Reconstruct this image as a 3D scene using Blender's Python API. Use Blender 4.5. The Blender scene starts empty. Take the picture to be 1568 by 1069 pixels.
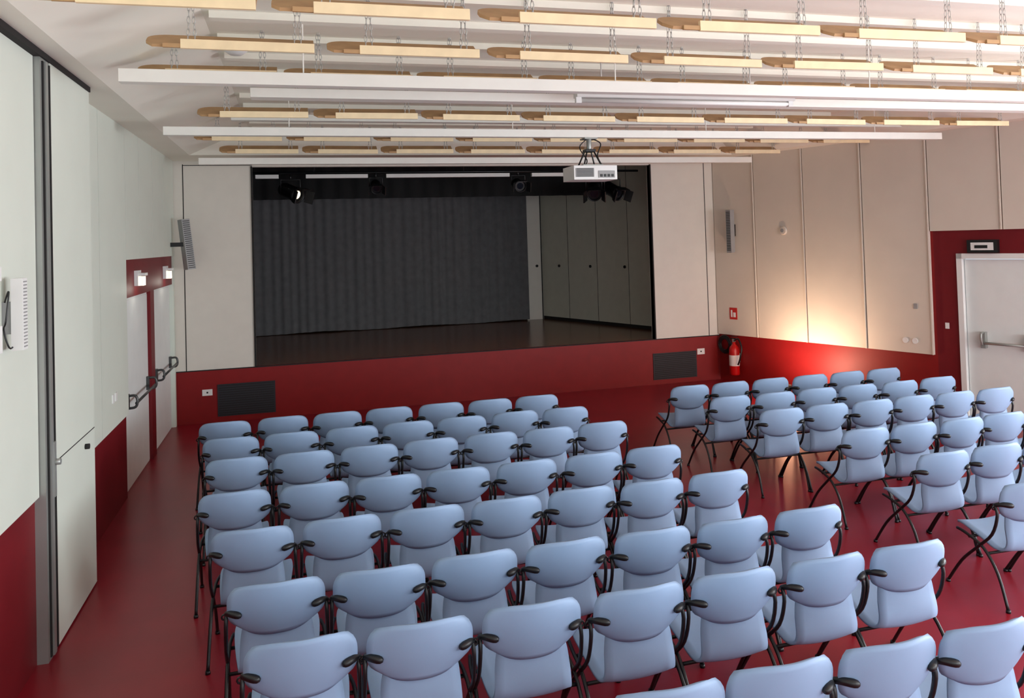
import bpy, bmesh, math, random
from mathutils import Vector, Matrix
random.seed(7)
scene=bpy.context.scene
try:
    scene.view_settings.view_transform='Standard'
except Exception: pass

# ------------------------------------------------------------ materials
def srgb(c):
    return tuple(((v/255)/12.92 if v/255<=.04045 else ((v/255+.055)/1.055)**2.4) for v in c)+(1,)
def mat(name,col,rough=.6,metal=0,var=.06,scale=6,bump=0,bscale=200,emit=None,estr=0,spec=.5,coords='Object'):
    m=bpy.data.materials.new(name);m.use_nodes=True
    nt=m.node_tree;b=nt.nodes['Principled BSDF']
    b.inputs['Roughness'].default_value=rough;b.inputs['Metallic'].default_value=metal
    b.inputs['Specular IOR Level'].default_value=spec
    c=srgb(col)
    tc=nt.nodes.new('ShaderNodeTexCoord')
    if var>0:
        n=nt.nodes.new('ShaderNodeTexNoise');n.inputs['Scale'].default_value=scale;n.inputs['Detail'].default_value=4
        r=nt.nodes.new('ShaderNodeValToRGB')
        r.color_ramp.elements[0].position=.3;r.color_ramp.elements[1].position=.7
        r.color_ramp.elements[0].color=tuple(v*(1-var) for v in c[:3])+(1,)
        r.color_ramp.elements[1].color=tuple(min(1,v*(1+var)) for v in c[:3])+(1,)
        nt.links.new(tc.outputs[coords],n.inputs['Vector']);nt.links.new(n.outputs['Fac'],r.inputs['Fac'])
        nt.links.new(r.outputs['Color'],b.inputs['Base Color'])
    else: b.inputs['Base Color'].default_value=c
    if bump>0:
        n2=nt.nodes.new('ShaderNodeTexNoise');n2.inputs['Scale'].default_value=bscale
        bp=nt.nodes.new('ShaderNodeBump');bp.inputs['Strength'].default_value=bump;bp.inputs['Distance'].default_value=.003
        nt.links.new(tc.outputs[coords],n2.inputs['Vector']);nt.links.new(n2.outputs['Fac'],bp.inputs['Height'])
        nt.links.new(bp.outputs['Normal'],b.inputs['Normal'])
    if emit:
        b.inputs['Emission Color'].default_value=srgb(emit);b.inputs['Emission Strength'].default_value=estr
    return m
M_floor=mat('red_linoleum',(140,22,37),.32,var=.08,scale=3,bump=.08,bscale=60,spec=.45)
M_red=mat('red_wainscot_paint',(132,20,22),.5,var=.05,spec=.3)
M_redframe_shade=mat('dark_red_frame_and_shade',(112,20,28),.5,var=.04,spec=.3)  # door-frame red; its darker tone also stands for shade on the near wainscot
M_wallL=mat('white_green_panel',(216,222,211),.55,var=.02,scale=2)
M_wallR=mat('cream_panel',(218,207,194),.6,var=.03,scale=2)
M_stagepan=mat('cream_stage_panel',(218,212,202),.55,var=.02)
M_ceil=mat('ceiling_paint',(246,243,230),.8,var=.015,scale=2)
M_rail=mat('white_rail',(242,240,232),.5,var=.02)
M_gap=mat('dark_gap',(28,26,26),.8,var=0)  # even dark tone for seams, slots, track and small fittings
M_metal=mat('aluminium_profile',(165,168,164),.4,.5,var=.03)
M_door=mat('white_door',(230,234,232),.45,var=.02)
M_black=mat('black_metal',(14,15,18),.4,var=.05)
M_hard=mat('grey_door_hardware',(78,80,80),.35,.5,var=.05)
M_blackmatte=mat('black_cloth',(18,18,19),.95,var=.1,scale=20)
M_curtain=mat('charcoal_curtain',(92,91,93),.95,var=.12,scale=8)
M_stagewall=mat('grey_stage_wall',(205,202,188),.8,var=.03)
M_stagefloor=mat('dark_stage_floor',(132,88,62),.22,var=.2,scale=5,spec=.5)
M_lath=mat('light_wood',(248,226,184),.55,var=.06,scale=9)
M_board=mat('brown_wood',(186,148,104),.6,var=.14,scale=7)
M_blue=mat('blue_plastic',(141,165,197),.55,var=.03,scale=4,bump=.05,bscale=300,spec=.3)
M_grille=mat('dark_grille',(34,34,42),.6,var=.05)
M_white=mat('white_plastic',(232,232,230),.4,var=.01)
M_grey=mat('grey_plastic',(150,150,150),.45,var=.03)
M_chain=mat('steel_chain',(200,200,196),.4,.4,var=.05)
M_extred=mat('extinguisher_red',(190,16,16),.3,var=.02)
M_lens=mat('lens_glass',(20,22,30),.08,var=0)
M_glow=mat('lamp_glow',(255,246,225),.4,var=0,emit=(255,244,220),estr=.8)
M_glow2=mat('spot_bulb_glow',(255,240,210),.4,var=0,emit=(255,236,205),estr=1.5)
M_strip=mat('white_strip',(225,222,218),.5,var=0)
M_signred=mat('sign_red',(190,30,24),.5,var=0)
M_orange=mat('warm_bulb',(255,180,90),.4,var=0,emit=(255,170,80),estr=8)

# ------------------------------------------------------------ mesh builder
def catmull(pts,sub=5):
    P=[Vector(p) for p in pts];out=[]
    for i in range(len(P)-1):
        p0=P[max(i-1,0)];p1=P[i];p2=P[i+1];p3=P[min(i+2,len(P)-1)]
        for k in range(sub):
            t=k/sub
            out.append(.5*((2*p1)+(p2-p0)*t+(2*p0-5*p1+4*p2-p3)*t*t+(3*p1-p0-3*p2+p3)*t**3))
    out.append(P[-1]);return out
class MB:
    def __init__(s,name,mats,M=None):
        s.name=name;s.mats=mats;s.v=[];s.f=[];s.M=M
    def add(s,vs,fs,mi=0,smooth=False,T=None):
        o=len(s.v)
        for v in vs:
            v=Vector(v)
            if T is not None: v=T@v
            s.v.append(v)
        for f in fs: s.f.append((tuple(o+i for i in f),mi,smooth))
    def box(s,a,b,mi=0,T=None):
        x0,y0,z0=a;x1,y1,z1=b
        vs=[(x0,y0,z0),(x1,y0,z0),(x1,y1,z0),(x0,y1,z0),(x0,y0,z1),(x1,y0,z1),(x1,y1,z1),(x0,y1,z1)]
        s.add(vs,[(0,3,2,1),(4,5,6,7),(0,1,5,4),(1,2,6,5),(2,3,7,6),(3,0,4,7)],mi,False,T)
    def prism(s,poly,z0,z1,mi=0,T=None):
        n=len(poly)
        vs=[(p[0],p[1],z0) for p in poly]+[(p[0],p[1],z1) for p in poly]
        s.add(vs,[tuple(range(n))[::-1],tuple(range(n,2*n))]+[(i,(i+1)%n,n+(i+1)%n,n+i) for i in range(n)],mi,False,T)
    def tube(s,pts,r,mi=0,n=8,T=None,smooth=True,closed=False):
        P=[Vector(p) for p in pts];m=len(P);vs=[];fs=[]
        rr=r if isinstance(r,(list,tuple)) else [r]*m
        prev=None
        for i,p in enumerate(P):
            if closed: t=P[(i+1)%m]-P[i-1]
            else: t=P[min(i+1,m-1)]-P[max(i-1,0)]
            t.normalize()
            if prev is None:
                a=Vector((0,0,1)) if abs(t.z)<.9 else Vector((1,0,0))
                u=t.cross(a).normalized()
            else: u=(prev-t*prev.dot(t)).normalized()
            prev=u;w=t.cross(u)
            for k in range(n):
                an=2*math.pi*k/n;vs.append(p+(u*math.cos(an)+w*math.sin(an))*rr[i])
        for i in range(m if closed else m-1):
            j=(i+1)%m
            for k in range(n): fs.append((i*n+k,i*n+(k+1)%n,j*n+(k+1)%n,j*n+k))
        s.add(vs,fs,mi,smooth,T)
        if not closed:
            s.add(vs[:n],[tuple(range(n))[::-1]],mi,False,T);s.add(vs[-n:],[tuple(range(n))],mi,False,T)
    def cyl(s,p0,p1,r0,r1=None,mi=0,n=20,T=None):
        s.tube([p0,p1],[r0,r0 if r1 is None else r1],mi,n,T)
    def lathe(s,prof,mi=0,n=24,T=None):
        vs=[];fs=[]
        for r,z in prof:
            for k in range(n):
                a=2*math.pi*k/n;vs.append((r*math.cos(a),r*math.sin(a),z))
        for i in range(len(prof)-1):
            for k in range(n): fs.append((i*n+k,i*n+(k+1)%n,(i+1)*n+(k+1)%n,(i+1)*n+k))
        s.add(vs,fs,mi,True,T)
    def shell(s,fn,nu,nv,th,mi=0,T=None):
        g=[[Vector(fn(i/nu,j/nv)) for j in range(nv+1)] for i in range(nu+1)]
        def nrm(i,j):
            a=g[min(i+1,nu)][j]-g[max(i-1,0)][j];b=g[i][min(j+1,nv)]-g[i][max(j-1,0)]
            n=a.cross(b);return n.normalized() if n.length>1e-9 else Vector((0,1,0))
        W=nv+1;vs=[];N=(nu+1)*W
        for i in range(nu+1):
            for j in range(W): vs.append(g[i][j]+nrm(i,j)*th/2)
        for i in range(nu+1):
            for j in range(W): vs.append(g[i][j]-nrm(i,j)*th/2)
        fs=[]
        for i in range(nu):
            for j in range(nv):
                a=i*W+j;fs.append((a,a+W,a+W+1,a+1));fs.append((N+a,N+a+1,N+a+W+1,N+a+W))
        s.add(vs,fs,mi,True,T)
        bd=[]
        for i in range(nu): bd+=[(i*W,(i+1)*W),((i+1)*W+nv,i*W+nv)]
        for j in range(nv): bd+=[(j+1,j),(nu*W+j,nu*W+j+1)]
        s.add(vs,[(b,a,N+a,N+b) for a,b in bd],mi,True,T)
    def mesh(s):
        me=bpy.data.meshes.new(s.name)
        vs=[(s.M@v if s.M is not None else v) for v in s.v]
        me.from_pydata(vs,[],[f[0] for f in s.f])
        for m in s.mats: me.materials.append(m)
        for p,f in zip(me.polygons,s.f): p.material_index=f[1];p.use_smooth=f[2]
        bm=bmesh.new();bm.from_mesh(me)
        bmesh.ops.remove_doubles(bm,verts=bm.verts,dist=1e-5)
        bmesh.ops.recalc_face_normals(bm,faces=bm.faces);bm.to_mesh(me);bm.free()
        return me
    def obj(s,loc=(0,0,0),rot=(0,0,0),bevel=0):
        me=s.mesh();o=bpy.data.objects.new(s.name,me);scene.collection.objects.link(o)
        o.location=loc;o.rotation_euler=rot
        if bevel:
            b=o.modifiers.new('bevel','BEVEL');b.width=bevel;b.segments=2;b.limit_method='ANGLE'
        return o
def inst(me,name,loc,rot=(0,0,0)):
    o=bpy.data.objects.new(name,me);scene.collection.objects.link(o);o.location=loc;o.rotation_euler=rot;return o

# ------------------------------------------------------------ room constants
YS=12.56; XL=-1.70; H=3.86
C=Vector((7.16,12.56,0)); D=Vector((.3483,-.9374,0)); N=Vector((-.9374,-.3483,0))
MR=Matrix(((D.x,N.x,0,C.x),(D.y,N.y,0,C.y),(0,0,1,0),(0,0,0,1)))   # local (s,n,z)
YR=-2.2
sR=(YS-YR)/.9374
def rw(s,n=0): p=C+D*s+N*n; return (p.x,p.y)

# floor
m=MB('floor',[M_floor]);m.prism([(-1.95,YR-.2),(rw(sR)[0]+.2,YR-.2),(rw(0)[0]+.2,YS+.1),(-1.95,YS+.1)],-.12,0);m.obj()

# ceiling with recess
m=MB('ceiling',[M_ceil])
outer=[(-1.95,YR-.2),(rw(sR)[0]+.3,YR-.2),(rw(-.2,-.2)[0],YS+.15),(-1.95,YS+.15)]
inn=[(-1.35,YR+.4),(rw(sR,.42)[0],YR+.4),(rw(.85,.42)[0],11.75),(-1.35,11.75)]
top=[(-.55,YR+.7),(rw(sR,.95)[0],YR+.7),(rw(1.0,.95)[0],11.5),(-.55,11.5)]
ZC=4.20
vs=[(x,y,H) for x,y in outer]+[(x,y,H) for x,y in inn]+[(x,y,ZC) for x,y in top]+[(x,y,ZC+.15) for x,y in outer]
fs=[(8,9,10,11),(12,13,14,15)]
for i in range(4):
    j=(i+1)%4
    fs+=[(i,j,4+j,4+i),(4+i,4+j,8+j,8+i),(i,j,12+j,12+i)]
m.add(vs,fs)
y=2.0
while y<11.3:
    xr=7.16+(12.56-y)*.3715-1.05
    m.box((-.5,y,ZC-.05),(xr,y+.10,ZC+.02));y+=.62
m.obj()

# left wall ---------------------------------------------------
XN=-1.57; YT=5.60   # nearer stretch of wall, flush with the partition track
m=MB('wall_left',[M_red,M_wallL,M_gap,M_redframe_shade])
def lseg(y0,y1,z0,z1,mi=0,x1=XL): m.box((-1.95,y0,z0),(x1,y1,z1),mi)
lseg(YR,YT,0,H,3,XN)  # near wainscot: shadow put into the colour by using the darker frame red
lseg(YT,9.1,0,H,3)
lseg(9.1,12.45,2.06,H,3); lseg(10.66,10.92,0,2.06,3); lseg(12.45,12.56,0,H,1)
cuts=[YR,-.4,1.4,3.2,YT-.01]
for a,b in zip(cuts[:-1],cuts[1:]): m.box((XN,a+.004,1.04),(XN+.03,b-.004,H),1)
cuts=[6.5,7.9,9.08]
for a,b in zip(cuts[:-1],cuts[1:]): m.box((XL,a+.006,.87),(XL+.03,b-.006,H),1)
for a,b in zip([9.08,9.85,10.75,11.6],[9.85,10.75,11.6,12.54]): m.box((XL,a+.006,2.47),(XL+.03,b-.006,H),1)
m.box((XL,12.45,0),(XL+.02,12.54,H),1)
m.obj()
m=MB('trim_1',[M_gap]);m.box((XN+.03,2.0,H-.04),(XN+.08,6.85,H));m.obj()
def leftdoor(name,y0,y1):
    m=MB(name,[M_door,M_hard,M_gap])
    x=-1.74
    m.box((x-.05,y0,0.0),(x,y1,2.06),0)
    m.box((x,y0+.03,0.02),(x+.008,y1-.03,2.03),0)
    ya,yb=y0+.15,y1-.15
    for yy in (ya,yb):
        m.box((x+.005,yy-.03,.88),(x+.04,yy+.03,1.04),1)
        m.tube(catmull([(x+.03,yy,1.02),(x+.10,yy,1.02),(x+.12,yy,.96),(x+.10,yy,.90),(x+.03,yy,.89)],4),.014,1,8)
    m.tube([(x+.11,ya,.94),(x+.11,yb,.94)],.015,1,10)
    return m.obj()
leftdoor('door_1',9.12,10.64);leftdoor('door_2',10.94,12.43)
for k,yy in enumerate((9.75,11.75)):
    m=MB('emergency_light',[M_white,M_glow])
    m.box((XL+.001,yy-.10,2.17),(XL+.04,yy+.10,2.34),0);m.box((XL+.04,yy-.08,2.17),(XL+.09,yy+.08,2.27),1)
    m.box((XL+.04,yy-.09,2.28),(XL+.11,yy+.09,2.31),0)
    m.obj()

# folding partition + metal strip
m=MB('folding_partition',[M_wallL,M_metal,M_gap])
X1=-1.50
m.box((XL+.03,5.80,.015),(X1,6.84,H-.02),0)
m.box((XL+.03,YT,.0),(X1-.005,5.79,H),1)
for yy,w_ in ((5.635,.02),(5.72,.02),(5.775,.02)): m.box((X1-.005,yy,.02),(X1+.004,yy+w_,H-.06),2)
m.box((X1-.005,5.66,.02),(X1+.014,5.71,H-.06),1)
m.box((X1,5.81,1.20),(X1+.003,6.83,1.206),2)
m.cyl((X1,6.55,1.12),(X1+.03,6.55,1.12),.02,mi=2)
m.box((X1,5.70,1.0),(X1+.02,5.74,1.35),1)
m.cyl((X1+.01,5.72,1.22),(X1+.05,5.72,1.22),.02,mi=1)
m.obj()

# wall front (stage wall)
m=MB('wall_front',[M_red,M_stagepan,M_gap,M_blackmatte])
m.box((-1.95,YS,0),(7.4,YS+.14,.765),0)
m.box((-1.95,YS,.775),(-.57,YS+.12,H+.2),1)
m.box((5.93,YS,.775),(7.4,YS+.12,H+.2),1)
m.box((-.57,YS+.01,3.77),(5.93,YS+.12,H+.2),1)
for x in (-1.545,6.96): m.box((x,YS-.004,.775),(x+.012,YS,H-.05),2)
m.box((-1.70,YS-.003,.762),(7.16,YS,.778),2)
m.box((-.59,YS-.02,.775),(-.57,YS+.1,3.78),2);m.box((5.93,YS-.02,.775),(5.95,YS+.1,3.78),2)
m.box((-1.54,YS-.004,3.79),(-.57,YS,3.80),2)
m.obj()
def grille(x0,x1,z0,z1):
    m=MB('ventilation_grille',[M_grille,M_gap])
    m.box((x0,YS-.012,z0),(x1,YS,z1),0)
    n=14
    for i in range(n):
        z=z0+.02+(z1-z0-.04)*i/(n-1);m.box((x0+.02,YS-.018,z-.005),(x1-.02,YS-.012,z+.005),1)
    m.obj()
grille(-1.12,-.305,.08,.55);grille(5.88,6.7,.08,.53)
def plate(name,M,a,b):
    m=MB(name,[M_white,M_gap],M);m.box(a,b,0)
    cx=(a[0]+b[0])/2;cz=(a[2]+b[2])/2;y=a[1] if M is None else b[1]
    e=-.003 if M is None else .003
    m.box((cx-.012,min(y,y+e),cz-.012),(cx+.012,max(y,y+e),cz+.012),1);m.obj()
plate('wall_socket',None,(-1.33,YS-.01,.40),(-1.19,YS,.49));plate('wall_socket',None,(6.72,YS-.01,.46),(6.86,YS,.56))

# right wall ---------------------------------------------------
m=MB('wall_right',[M_red,M_wallR,M_redframe_shade,M_gap],MR)
ds,de=4.12,6.0
m.box((-.1,-.2,0),(3.81,0,H+.05),0)
m.box((3.81,-.2,0),(ds,0,H+.05),2)
m.box((ds,-.2,2.19),(de,0,H+.05),2)
m.box((de,-.2,0),(6.5,0,H+.05),2)
m.box((6.5,-.2,0),(sR+.1,0,.8),0)
m.box((6.5,-.2,2.9),(sR+.1,0,H+.05),1)
for a,b in [(6.5,7.2),(10.6,11.0),(14.4,sR+.1)]: m.box((a,-.2,.8),(b,0,2.9),1)
e=[0.0,.87,1.81,2.8,3.78]
for a,b in zip(e[:-1],e[1:]):
    m.box((a+.008,0,.80),(b-.008,.035,H),1)
    m.box((b-.02,.035,.80),(b-.005,.055,H),1)
for a,b in zip([3.78,4.72,5.66],[4.72,5.66,6.5]):
    m.box((a+.008,0,2.5),(b-.008,.035,H),1);m.box((b-.02,.035,2.5),(b-.005,.055,H),1)
m.obj()
m=MB('door_3',[M_door,M_white,M_metal,M_black],MR)
m.box((ds,-.09,0),(ds+.07,.03,2.19),1);m.box((de-.07,-.09,0),(de,.03,2.19),1);m.box((ds,-.09,2.12),(de,.03,2.19),1)
mid=(ds+de)/2
m.box((ds+.08,-.08,.01),(mid-.004,-.03,2.11),0);m.box((mid+.004,-.08,.01),(de-.08,-.03,2.11),0)
for a,b in ((ds+.30,mid-.1),(mid+.1,de-.30)):
    m.tube([(a,.05,1.02),(b,.05,1.02)],.018,2,10)
    for q in (a,b):
        m.box((q-.03,-.03,.95),(q+.03,.04,1.16),2)
        m.tube(catmull([(q,.03,1.15),(q,.08,1.14),(q,.08,1.05),(q,.05,1.0)],4),.016,2,8)
m.obj()
def window(name,M,a,b,z0,z1,nm=3):
    m=MB(name,[M_white,M_metal],M)
    m.box((a,-.15,z0),(a+.06,-.05,z1),0);m.box((b-.06,-.15,z0),(b,-.05,z1),0)
    m.box((a+.06,-.15,z0),(b-.06,-.05,z0+.06),0);m.box((a+.06,-.15,z1-.06),(b-.06,-.05,z1),0)
    for i in range(1,nm):
        x=a+(b-a)*i/nm;m.box((x-.03,-.14,z0+.06),(x+.03,-.06,z1-.06),0)
    m.obj()
window('window_1',MR,7.2,10.6,.8,2.9,3);window('window_2',MR,11.0,14.4,.8,2.9,3)
MB_=Matrix(((1,0,0,0),(0,1,0,YR),(0,0,1,0),(0,0,0,1)))
xe=rw(sR)[0]
m=MB('wall_rear',[M_wallL,M_red],MB_)
m.box((-1.95,-.2,0),(xe+.2,0,.8),1);m.box((-1.95,-.2,3.1),(xe+.2,0,H+.05),0)
wins=[(-1.0,3.0),(3.6,7.6),(8.2,12.2)]
ed=[-1.95]+[q for w in wins for q in w]+[xe+.2]
for a,b in zip(ed[0::2],ed[1::2]): m.box((a,-.2,.8),(b,0,3.1),0)
m.obj()
for i,(a,b) in enumerate(wins): window('window_%d'%(i+3),MB_,a,b,.8,3.1,4)

# things on right wall
m=MB('exit_sign',[M_black,M_strip,M_white],MR)
m.box((4.28,0,2.20),(4.66,.06,2.37),0);m.box((4.33,.06,2.235),(4.61,.066,2.335),2);m.box((4.38,.066,2.26),(4.54,.07,2.30),0);m.obj()
m=MB('light_switch',[M_white],MR);m.box((3.93,0,1.17),(3.98,.012,1.25));m.obj()
m=MB('light_switch',[M_grey],MR);m.box((3.52,.035,1.42),(3.57,.047,1.49));m.obj()
m=MB('wall_socket',[M_white],MR)
for s_ in (3.38,3.52): m.cyl((s_,.035,.97),(s_,.05,.97),.04,mi=0)
m.obj()
m=MB('column_speaker',[M_grey,M_black],MR)
m.box((.40,.10,2.22),(.50,.20,2.95),0);m.box((.43,.035,2.5),(.47,.10,2.7),1)
for i in range(24): m.box((.41,.20,2.26+i*.028),(.49,.204,2.272+i*.028),1)
m.obj(bevel=.004)
m=MB('smoke_sensor',[M_wallR,M_grey],MR);m.cyl((1.43,.035,2.57),(1.43,.07,2.57),.075,.06,0,24);m.cyl((1.43,.07,2.57),(1.43,.08,2.57),.03,mi=1);m.obj()
m=MB('fire_safety_sign',[M_signred,M_white],MR);m.box((.28,.035,1.07),(.44,.041,1.27),0)
m.box((.31,.041,1.11),(.34,.044,1.23),1);m.box((.36,.041,1.11),(.41,.044,1.19),1);m.obj()
T=Matrix.Translation((.42,.13,.14))
m=MB('fire_extinguisher',[M_extred,M_black,M_white,M_metal],MR)
m.lathe([(0,0),(.075,0),(.085,.02),(.085,.42),(.075,.47),(.04,.51),(.025,.53),(.025,.56),(0,.56)],0,24,T)
m.box((.40,.11,.70),(.44,.15,.75),3);m.box((.36,.12,.745),(.48,.14,.765),1);m.box((.38,.12,.79),(.50,.14,.80),1)
m.tube(catmull([(.44,.14,.72),(.54,.16,.76),(.62,.18,.62),(.60,.2,.45),(.55,.2,.33)],5),.014,1,8)
m.lathe([(.087,.16),(.087,.34)],2,24,T)
m.box((.37,.035,.35),(.47,.05,.5),3)
m.obj()
m=MB('extinguisher_hose_coil',[M_black,M_extred],MR)  # black rings drawn for the extinguisher's hose
for r_ in (.10,.125,.15):
    m.tube([(.17+r_*.9*math.cos(a*math.pi/12),.06,.63+r_*math.sin(a*math.pi/12)) for a in range(24)],.014,0,6,closed=True)
m.obj()

# speakers left
XP=XN+.03
m=MB('line_array_speaker',[M_white,M_grey,M_black])
m.box((XP+.05,4.95,2.03),(XP+.11,5.03,2.43),0)
for i in range(20): m.box((XP+.11,4.96,2.045+i*.019),(XP+.112,5.02,2.052+i*.019),1)
m.box((XP,4.97,2.12),(XP+.05,5.01,2.3),1)
m.tube(catmull([(XP+.03,4.92,2.3),(XP+.06,4.89,2.36),(XP+.05,4.87,2.2),(XP+.03,4.90,2.15),(XP+.05,4.92,2.05),(XP+.06,4.98,2.06)],5),.005,2,6)
m.obj(bevel=.003)
m=MB('cable_junction_box',[M_white,M_grey])
m.box((XP,4.78,2.42),(XP+.04,4.85,2.50),0);m.box((XP,4.78,2.03),(XP+.04,4.85,2.18),0);m.box((XP,4.80,2.18),(XP+.015,4.82,2.42),0);m.obj(bevel=.003)
T=Matrix.Translation((-1.46,12.2,2.63))@Matrix.Rotation(math.radians(-6),4,'Y')@Matrix.Rotation(math.radians(35),4,'Z')
m=MB('column_speaker',[M_grey,M_black])
m.box((-.06,-.06,-.36),(.06,.06,.36),0,T)
for i in range(24): m.box((-.05,-.064,-.34+i*.029),(.05,-.06,-.330+i*.029),1,T)
m.box((XL+.03,12.15,2.6),(-1.48,12.2,2.66),1)
m.obj(bevel=.004)
m=MB('light_switch',[M_white]);m.box((XL+.03,8.3,1.12),(XL+.042,8.36,1.2));m.box((XL+.03,8.42,1.12),(XL+.042,8.48,1.2));m.obj()

# ------------------------------------------------------------ stage
m=MB('stage_floor',[M_stagefloor]);m.box((-2.1,YS+.14,.60),(7.4,17.5,.765));m.obj()
m=MB('wall_stage_back',[M_blackmatte]);m.box((-2.1,17.3,.765),(7.4,17.5,4.3));m.obj()
m=MB('wall_stage_left',[M_blackmatte]);m.box((-2.2,YS+.14,.765),(-2.05,17.3,4.3));m.obj()
m=MB('ceiling_stage',[M_blackmatte]);m.box((-2.2,YS+.12,4.06),(7.6,17.5,4.3));m.obj()
a=Vector((5.35,17.1,0));b=Vector((6.95,12.72,0));dd=(b-a).normalized();nn=Vector((dd.y,-dd.x,0))
if nn.x>0: nn=-nn
MS=Matrix(((dd.x,nn.x,0,a.x),(dd.y,nn.y,0,a.y),(0,0,1,0),(0,0,0,1)))
L=(b-a).length
m=MB('wall_stage_right',[M_stagewall,M_gap],MS)
m.box((0,-.1,.765),(L,0,4.0),0)
for i in range(1,5): m.box((L*i/5-.004,0,.77),(L*i/5+.004,.004,3.95),1)
for i in range(3): m.cyl((L*(i+.6)/4.5,0,1.95),(L*(i+.6)/4.5,.02,1.95),.03,mi=1)
m.box((0,0,.765),(L,.012,.83),1)
m.obj()
m=MB('stage_side_panel',[M_stagepan,M_gap]);m.box((4.95,17.02,.765),(5.33,17.1,4.0));m.box((5.30,17.0,.765),(5.32,17.02,4.0),1)
m.cyl((5.2,17.0,1.95),(5.2,17.03,1.95),.03,mi=1);m.obj()
m=MB('stage_curtain',[M_curtain])
nx=440
xs=[-2.0+6.95*i/nx for i in range(nx+1)]
vs=[];fs=[]
for i,x in enumerate(xs):
    ph=x*2*math.pi/.19+1.6*math.sin(x*1.9)+.9*math.sin(x*4.3)
    yy=16.85+.014*math.sin(ph)+.016*math.sin(ph*.37+1)
    vs+=[(x,yy,.785+.01*math.sin(x*3)),(x,16.85+.010*math.sin(ph),4.0)]
for i in range(nx): fs.append((2*i,2*i+2,2*i+3,2*i+1))
m.add(vs,fs,0,True);m.obj()
m=MB('stage_valance',[M_blackmatte])
vs=[];fs=[];nx=160
for i in range(nx+1):
    x=-2.0+8.0*i/nx;yy=14.6+.03*math.sin(x*20)
    vs+=[(x,yy,3.38),(x,yy,4.05)]
for i in range(nx): fs.append((2*i,2*i+2,2*i+3,2*i+1))
m.add(vs,fs,0,True);m.obj()
m=MB('stage_light_bar',[M_black,M_strip])
m.tube([(-.9,13.2,3.73),(6.0,13.2,3.73)],.02,0,10)
for x in (0.35,2.8,4.9): m.tube([(x,13.2,3.73),(x,13.2,4.055)],.015,0,8)
for a_,b_ in ((-.55,-.2),(.22,1.2),(1.5,3.6),(4.0,4.6)): m.box((a_,13.16,3.64),(b_,13.24,3.70),1)  # row of plain white strips below the bar
m.obj()
def spot(name,loc,yaw,tilt,glow=False,sc=1):
    m=MB(name,[M_black,M_glow2 if glow else M_lens,M_white])
    T=Matrix.Rotation(yaw,4,'Z')@Matrix.Rotation(tilt,4,'X')@Matrix.Scale(sc,4)
    R=T@Matrix.Rotation(math.radians(90),4,'X')
    m.lathe([(0,-.20),(.09,-.20),(.115,-.15),(.115,.10),(.13,.12),(.13,.19),(.115,.19),(.11,.15)],0,20,R)
    m.lathe([(0,.14),(.11,.14)],0,20,R)
    m.lathe([(0,.145),(.07,.145)],1,20,R)
    for k in (-1,1):
        T2=T@Matrix.Translation((k*.13,-.20,0))@Matrix.Rotation(k*math.radians(25),4,'Z')
        m.box((-.008,-.14,-.10),(.008,0,.10),0,T2)
    m.box((-.10,-.33,.125),(.10,-.19,.135),0,T)
    m.tube([(-.15*sc,0,0),(-.15*sc,0,.2*sc),(.15*sc,0,.2*sc),(.15*sc,0,0)],.012,0,6)
    m.tube([(0,0,.2*sc),(0,0,.2*sc+.08)],.02,0,8)
    return m.obj(loc)
spot('stage_spotlight',(-.02,13.2,3.42),math.radians(45),math.radians(20),True)
spot('stage_spotlight',(1.33,13.2,3.50),0,math.radians(25),False,.7)
spot('stage_spotlight',(3.76,13.2,3.50),0,math.radians(15),False,.8)
spot('stage_spotlight',(5.15,13.2,3.38),math.radians(-20),math.radians(25),False,1)
spot('stage_spotlight',(5.5,13.2,3.38),math.radians(20),math.radians(25),False,1)

# ------------------------------------------------------------ ceiling rails
def rail(y,x0,x1,z0,z1,w=.10,hang=True):
    m=MB('ceiling_rail',[M_rail,M_gap])
    m.box((x0,y-w/2,z0),(x1,y+w/2,z1),0)
    x=x0+1.2
    while x<x1-.5 and hang:
        m.tube([(x,y,z1),(x,y,ZC)],.006,0,6);x+=2.4
    m.obj(bevel=.004)
rail(5.8,-1.08,9.1,3.70,3.79);rail(8.5,-1.2,8.2,3.70,3.785);rail(11.5,-1.2,7.25,3.70,3.79,hang=False)
rail(7.0,-.3,8.8,3.82,3.90,.16,False)
rail(9.0,-.6,8.1,3.93,4.0,.10,False)
m=MB('fluorescent_tube_light',[M_white,M_strip])
m.box((2.45,6.5,3.80),(4.65,6.6,3.85),0);m.tube([(2.5,6.55,3.775),(4.6,6.55,3.775)],.02,1,10)
m.box((2.45,6.53,3.75),(2.50,6.57,3.80),0);m.box((4.60,6.53,3.75),(4.65,6.57,3.80),0)
for x in (2.7,4.2): m.tube([(x,6.55,3.85),(x,6.55,ZC-.06)],.006,0,6)
m.obj()
m=MB('smoke_detector',[M_white]);m.lathe([(0,-.05),(.05,-.05),(.09,-.02),(.1,0),(0,0)],0,24);m.obj((-.40,6.83,ZC))

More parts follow.
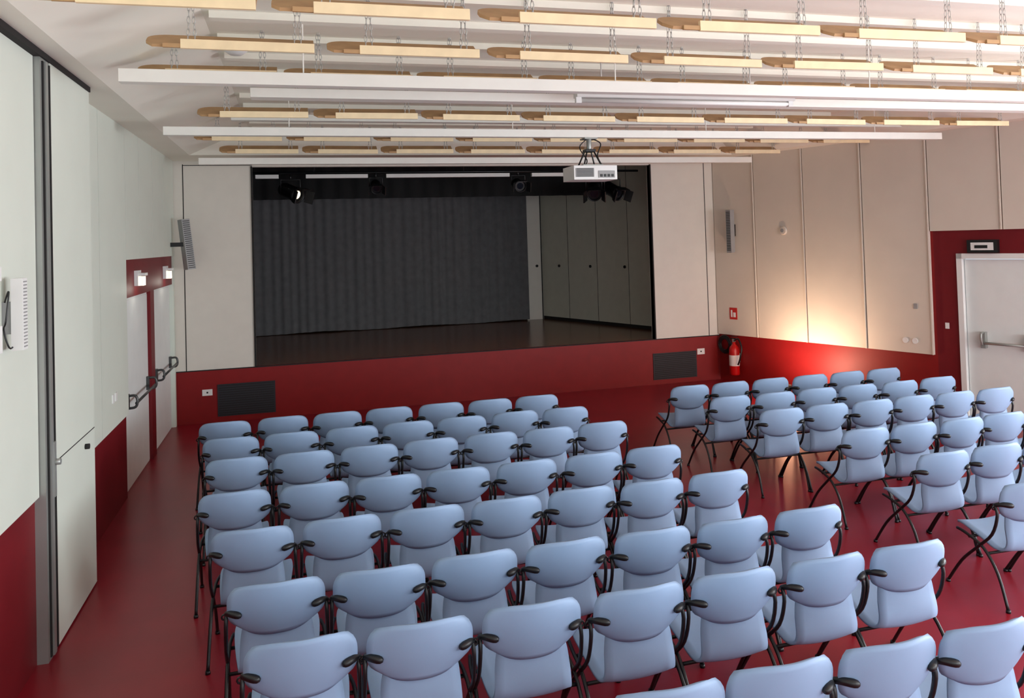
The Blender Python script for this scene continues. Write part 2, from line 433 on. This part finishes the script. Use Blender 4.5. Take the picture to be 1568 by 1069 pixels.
# ------------------------------------------------------------ baffles
def baffle_mesh(L=.78):
    m=MB('wooden_ceiling_baffle',[M_lath,M_board,M_chain])
    m.box((0,-.012,-.028),(L,.012,.028),0)
    T=Matrix.Translation((0,.012,-.02))@Matrix.Rotation(math.radians(30),4,'X')
    poly=[(L,0),(L,.20),(-.06,.20)]
    for k in range(7):
        a=math.radians(90+k*15);poly.append((-.08+.12*math.cos(a),.12+.08*math.sin(a)))
    poly+=[(-.20,.06),(-.16,0)]
    m.prism(poly,0,.018,1,T)
    m.box((-.10,-.008,-.024),(0,.010,.0),1)
    for x in (.06,L-.10):
        for dx in (-.02,.02):
            z=.02
            for k in range(12):
                zc=z+.018+k*.038
                if zc>.44: break
                ax=(1,0) if k%2 else (0,1)
                p=[(x+dx*(1-k/12)+.009*math.cos(a*math.pi/3)*ax[0],.02+.009*math.cos(a*math.pi/3)*ax[1],zc+.025*math.sin(a*math.pi/3)) for a in range(6)]
                m.tube(p,.0028,2,4,closed=True)
    return m.mesh()
bm_=baffle_mesh()
def row(y,z,x0,pitch,n,j=.0):
    for k in range(n):
        inst(bm_,'wooden_ceiling_baffle',(x0+pitch*k,y,z),(0,random.uniform(-.006,.006),random.uniform(-.01,.01)))
row(3.92,3.73,-.90,1.05,8)
row(5.05,3.80,-.60,1.06,9)
row(6.2,3.86,-.85,1.03,10)
row(7.64,3.785,-.60,1.03,9)
row(9.77,3.84,-.87,1.03,9)
row(10.76,3.80,-.68,1.03,8)

# ------------------------------------------------------------ projector
m=MB('ceiling_projector',[M_white,M_black,M_lens,M_grey,M_metal])
m.box((-.26,-.19,-.08),(.26,.19,.08),0)
m.box((-.24,-.195,-.05),(-.02,-.19,.05),3)
for i in range(7): m.box((-.23,-.199,-.045+i*.014),(-.03,-.195,-.039+i*.014),1)
m.box((.03,-.196,-.06),(.23,-.19,.02),3)
for i in range(4): m.box((.05+i*.045,-.2,-.05),(.08+i*.045,-.196,-.02),1)
m.cyl((.10,.19,0),(.10,.24,0),.06,.055,1,20)
m.box((-.12,-.12,.08),(.12,.12,.10),4)
for a_,b_ in ((-.1,-.1),(.1,-.1),(-.1,.1),(.1,.1)): m.tube([(a_,b_,.10),(a_*.4,b_*.4,.26)],.010,1,6)
m.box((-.06,-.06,.25),(.06,.06,.28),1)
m.tube([(0,0,.27),(0,0,.41)],.03,4,12);m.box((-.08,-.08,.395),(.08,.08,.41),4)
m.tube(catmull([(.03,-.03,.40),(.12,-.06,.34),(.07,-.08,.2),(.12,-.1,.08)],5),.008,1,6)
m.tube(catmull([(-.03,-.03,.40),(-.13,-.04,.3),(-.06,-.08,.15),(-.1,-.1,.08)],5),.007,1,6)
m.obj((3.32,8.55,3.29),bevel=.012)

# ------------------------------------------------------------ chair
def chair_mesh():
    m=MB('auditorium_chair',[M_blue,M_black])
    def up(u,v):
        a=2*u-1;b=2*v-1
        x=.242*a*(1-.17*b**4);z=.703+.137*b*(1-.24*a**4)
        if b<0: x*=1-.12*b*b
        return (x,-.222-.22*(z-.6)+.07*a*a-.012*(1-b*b),z)
    m.shell(up,16,12,.018,0)
    prof=[(-.188,.635,.160),(-.198,.56,.178),(-.203,.48,.186),(-.195,.405,.190),(-.16,.355,.196),(-.09,.345,.205),(0,.385,.218),(.12,.425,.226),(.20,.432,.215),(.245,.412,.19)]
    pc=catmull([(p[2],p[0],p[1]) for p in prof],3)
    n=len(pc)-1
    def lo(u,v):
        a=2*u-1;p=pc[min(n,int(round(v*n)))]
        bk=max(0,min(1,(p.z-.36)/.15)) if p.y<-.1 else 0
        return (p.x*a,p.y+.035*a*a*bk,p.z+.018*a*a*(1-bk))
    m.shell(lo,8,n,.016,0)
    for k in (-1,1):
        x=k*.250
        # flat black tab on the shell edge
        m.tube(catmull([(k*.175,-.238,.684),(k*.208,-.222,.690),(k*.240,-.190,.688),(x,-.15,.670)],3),[.008,.016,.019,.019,.018,.017,.016,.015,.014,.012],1,8)
        m.tube(catmull([(x,-.155,.676),(k*.253,-.178,.61),(k*.256,-.13,.47),(k*.258,.0,.34),(k*.262,.14,.20),(k*.268,.27,.012)],4),.0105,1,8)
        m.tube(catmull([(k*.235,.20,.405),(k*.25,.10,.40),(k*.256,-.05,.355),(k*.26,-.17,.22),(k*.268,-.25,.012)],4),.0105,1,8)
        for yy in (.27,-.25): m.cyl((k*.268,yy,0),(k*.268,yy,.02),.016,.014,1,8)
        m.tube([(x+k*.010+.014*math.cos(a*math.pi/4),-.16,.66+.014*math.sin(a*math.pi/4)) for a in range(8)],.005,1,6,closed=True)
    m.tube([(-.25,.08,.385),(.25,.08,.385)],.010,1,8)
    m.tube([(-.256,-.08,.325),(.256,-.08,.325)],.010,1,8)
    return m.mesh()
cm=chair_mesh()
rows=[
 (8.42,-.67,2.58,7),(7.70,-.56,2.66,7),(6.93,-.47,2.77,7),(5.96,-.42,2.83,7),(5.15,-.25,2.97,7),(4.28,-.10,3.10,7),(3.60,.02,3.26,7),(2.75,1.40,2.92,4),
 (8.24,4.34,7.0,6),(7.50,4.43,7.13,6),(6.77,4.58,7.18,6),(5.82,4.79,6.8,5),(5.0,4.82,6.4,4),(4.2,4.78,5.3,2)]
for y,x0,x1,n in rows:
    for i in range(n):
        x=x0+(x1-x0)*i/(n-1)
        inst(cm,'auditorium_chair',(x+random.uniform(-.01,.01),y+.24+random.uniform(-.015,.015),0),(0,0,random.uniform(-.03,.03)))

# ------------------------------------------------------------ floor uplight by the right wall
m=MB('floor_uplight',[M_black,M_orange])
m.lathe([(0,0),(.11,0),(.11,.02),(.03,.03),(.025,.12),(.07,.14),(.09,.26),(.08,.26)],0,20);m.lathe([(0,.23),(.075,.23)],1,20)
lx,ly=rw(1.95,.85)
m.obj((lx,ly,0))
def light(name,typ,loc,energy,col,direction=None,**k):
    l=bpy.data.lights.new(name,typ);l.energy=energy;l.color=col
    for a_,b_ in k.items(): setattr(l,a_,b_)
    o=bpy.data.objects.new(name,l);scene.collection.objects.link(o);o.location=loc
    if direction is not None: o.rotation_euler=Vector(direction).to_track_quat('-Z','Y').to_euler()
    return o
light('uplight_lamp','SPOT',(lx,ly,.30),115,(1,.76,.54),(-N.x*.9,-N.y*.9,.65),spot_size=math.radians(140),spot_blend=1,shadow_soft_size=.06)
light('uplight_spill','POINT',(lx,ly,.45),22,(1,.45,.26),shadow_soft_size=.08)
for i,(a,b) in enumerate(wins):
    light('daylight_rear','AREA',((a+b)/2,YR-.25,1.95),(70,220,300)[i],(.88,.95,1),(0,1,.2),shape='RECTANGLE',size=b-a,size_y=2.3)
for a,b,e_ in ((7.2,10.6,450),(11.0,14.4,540)):
    p=C+D*((a+b)/2)+N*(-.25)
    light('daylight_side','AREA',(p.x,p.y,1.85),e_,(.88,.95,1),(N.x,N.y,.22),shape='RECTANGLE',size=b-a,size_y=2.1)
for yy in (9.75,11.75):
    light('emergency_glow','POINT',(XL+.16,yy,2.13),.8,(1,.97,.85),shadow_soft_size=.04)

w=bpy.data.worlds.new('World');scene.world=w;w.use_nodes=True
nt=w.node_tree;bg=nt.nodes['Background'];bg.inputs[0].default_value=(.75,.87,1,1);bg.inputs[1].default_value=1.0

# ------------------------------------------------------------ camera
cam=bpy.data.cameras.new('Camera');co=bpy.data.objects.new('Camera',cam);scene.collection.objects.link(co);scene.camera=co
cam.sensor_width=36;cam.lens=28.173;cam.shift_x=-.00835;cam.shift_y=-.12705;cam.clip_start=.05
co.matrix_world=Matrix.Translation((.0401,-.1066,2.5651))@Matrix.Rotation(-.27411,4,'Z')@Matrix.Rotation(math.pi/2+.02477,4,'X')@Matrix.Rotation(-.03032,4,'Z')
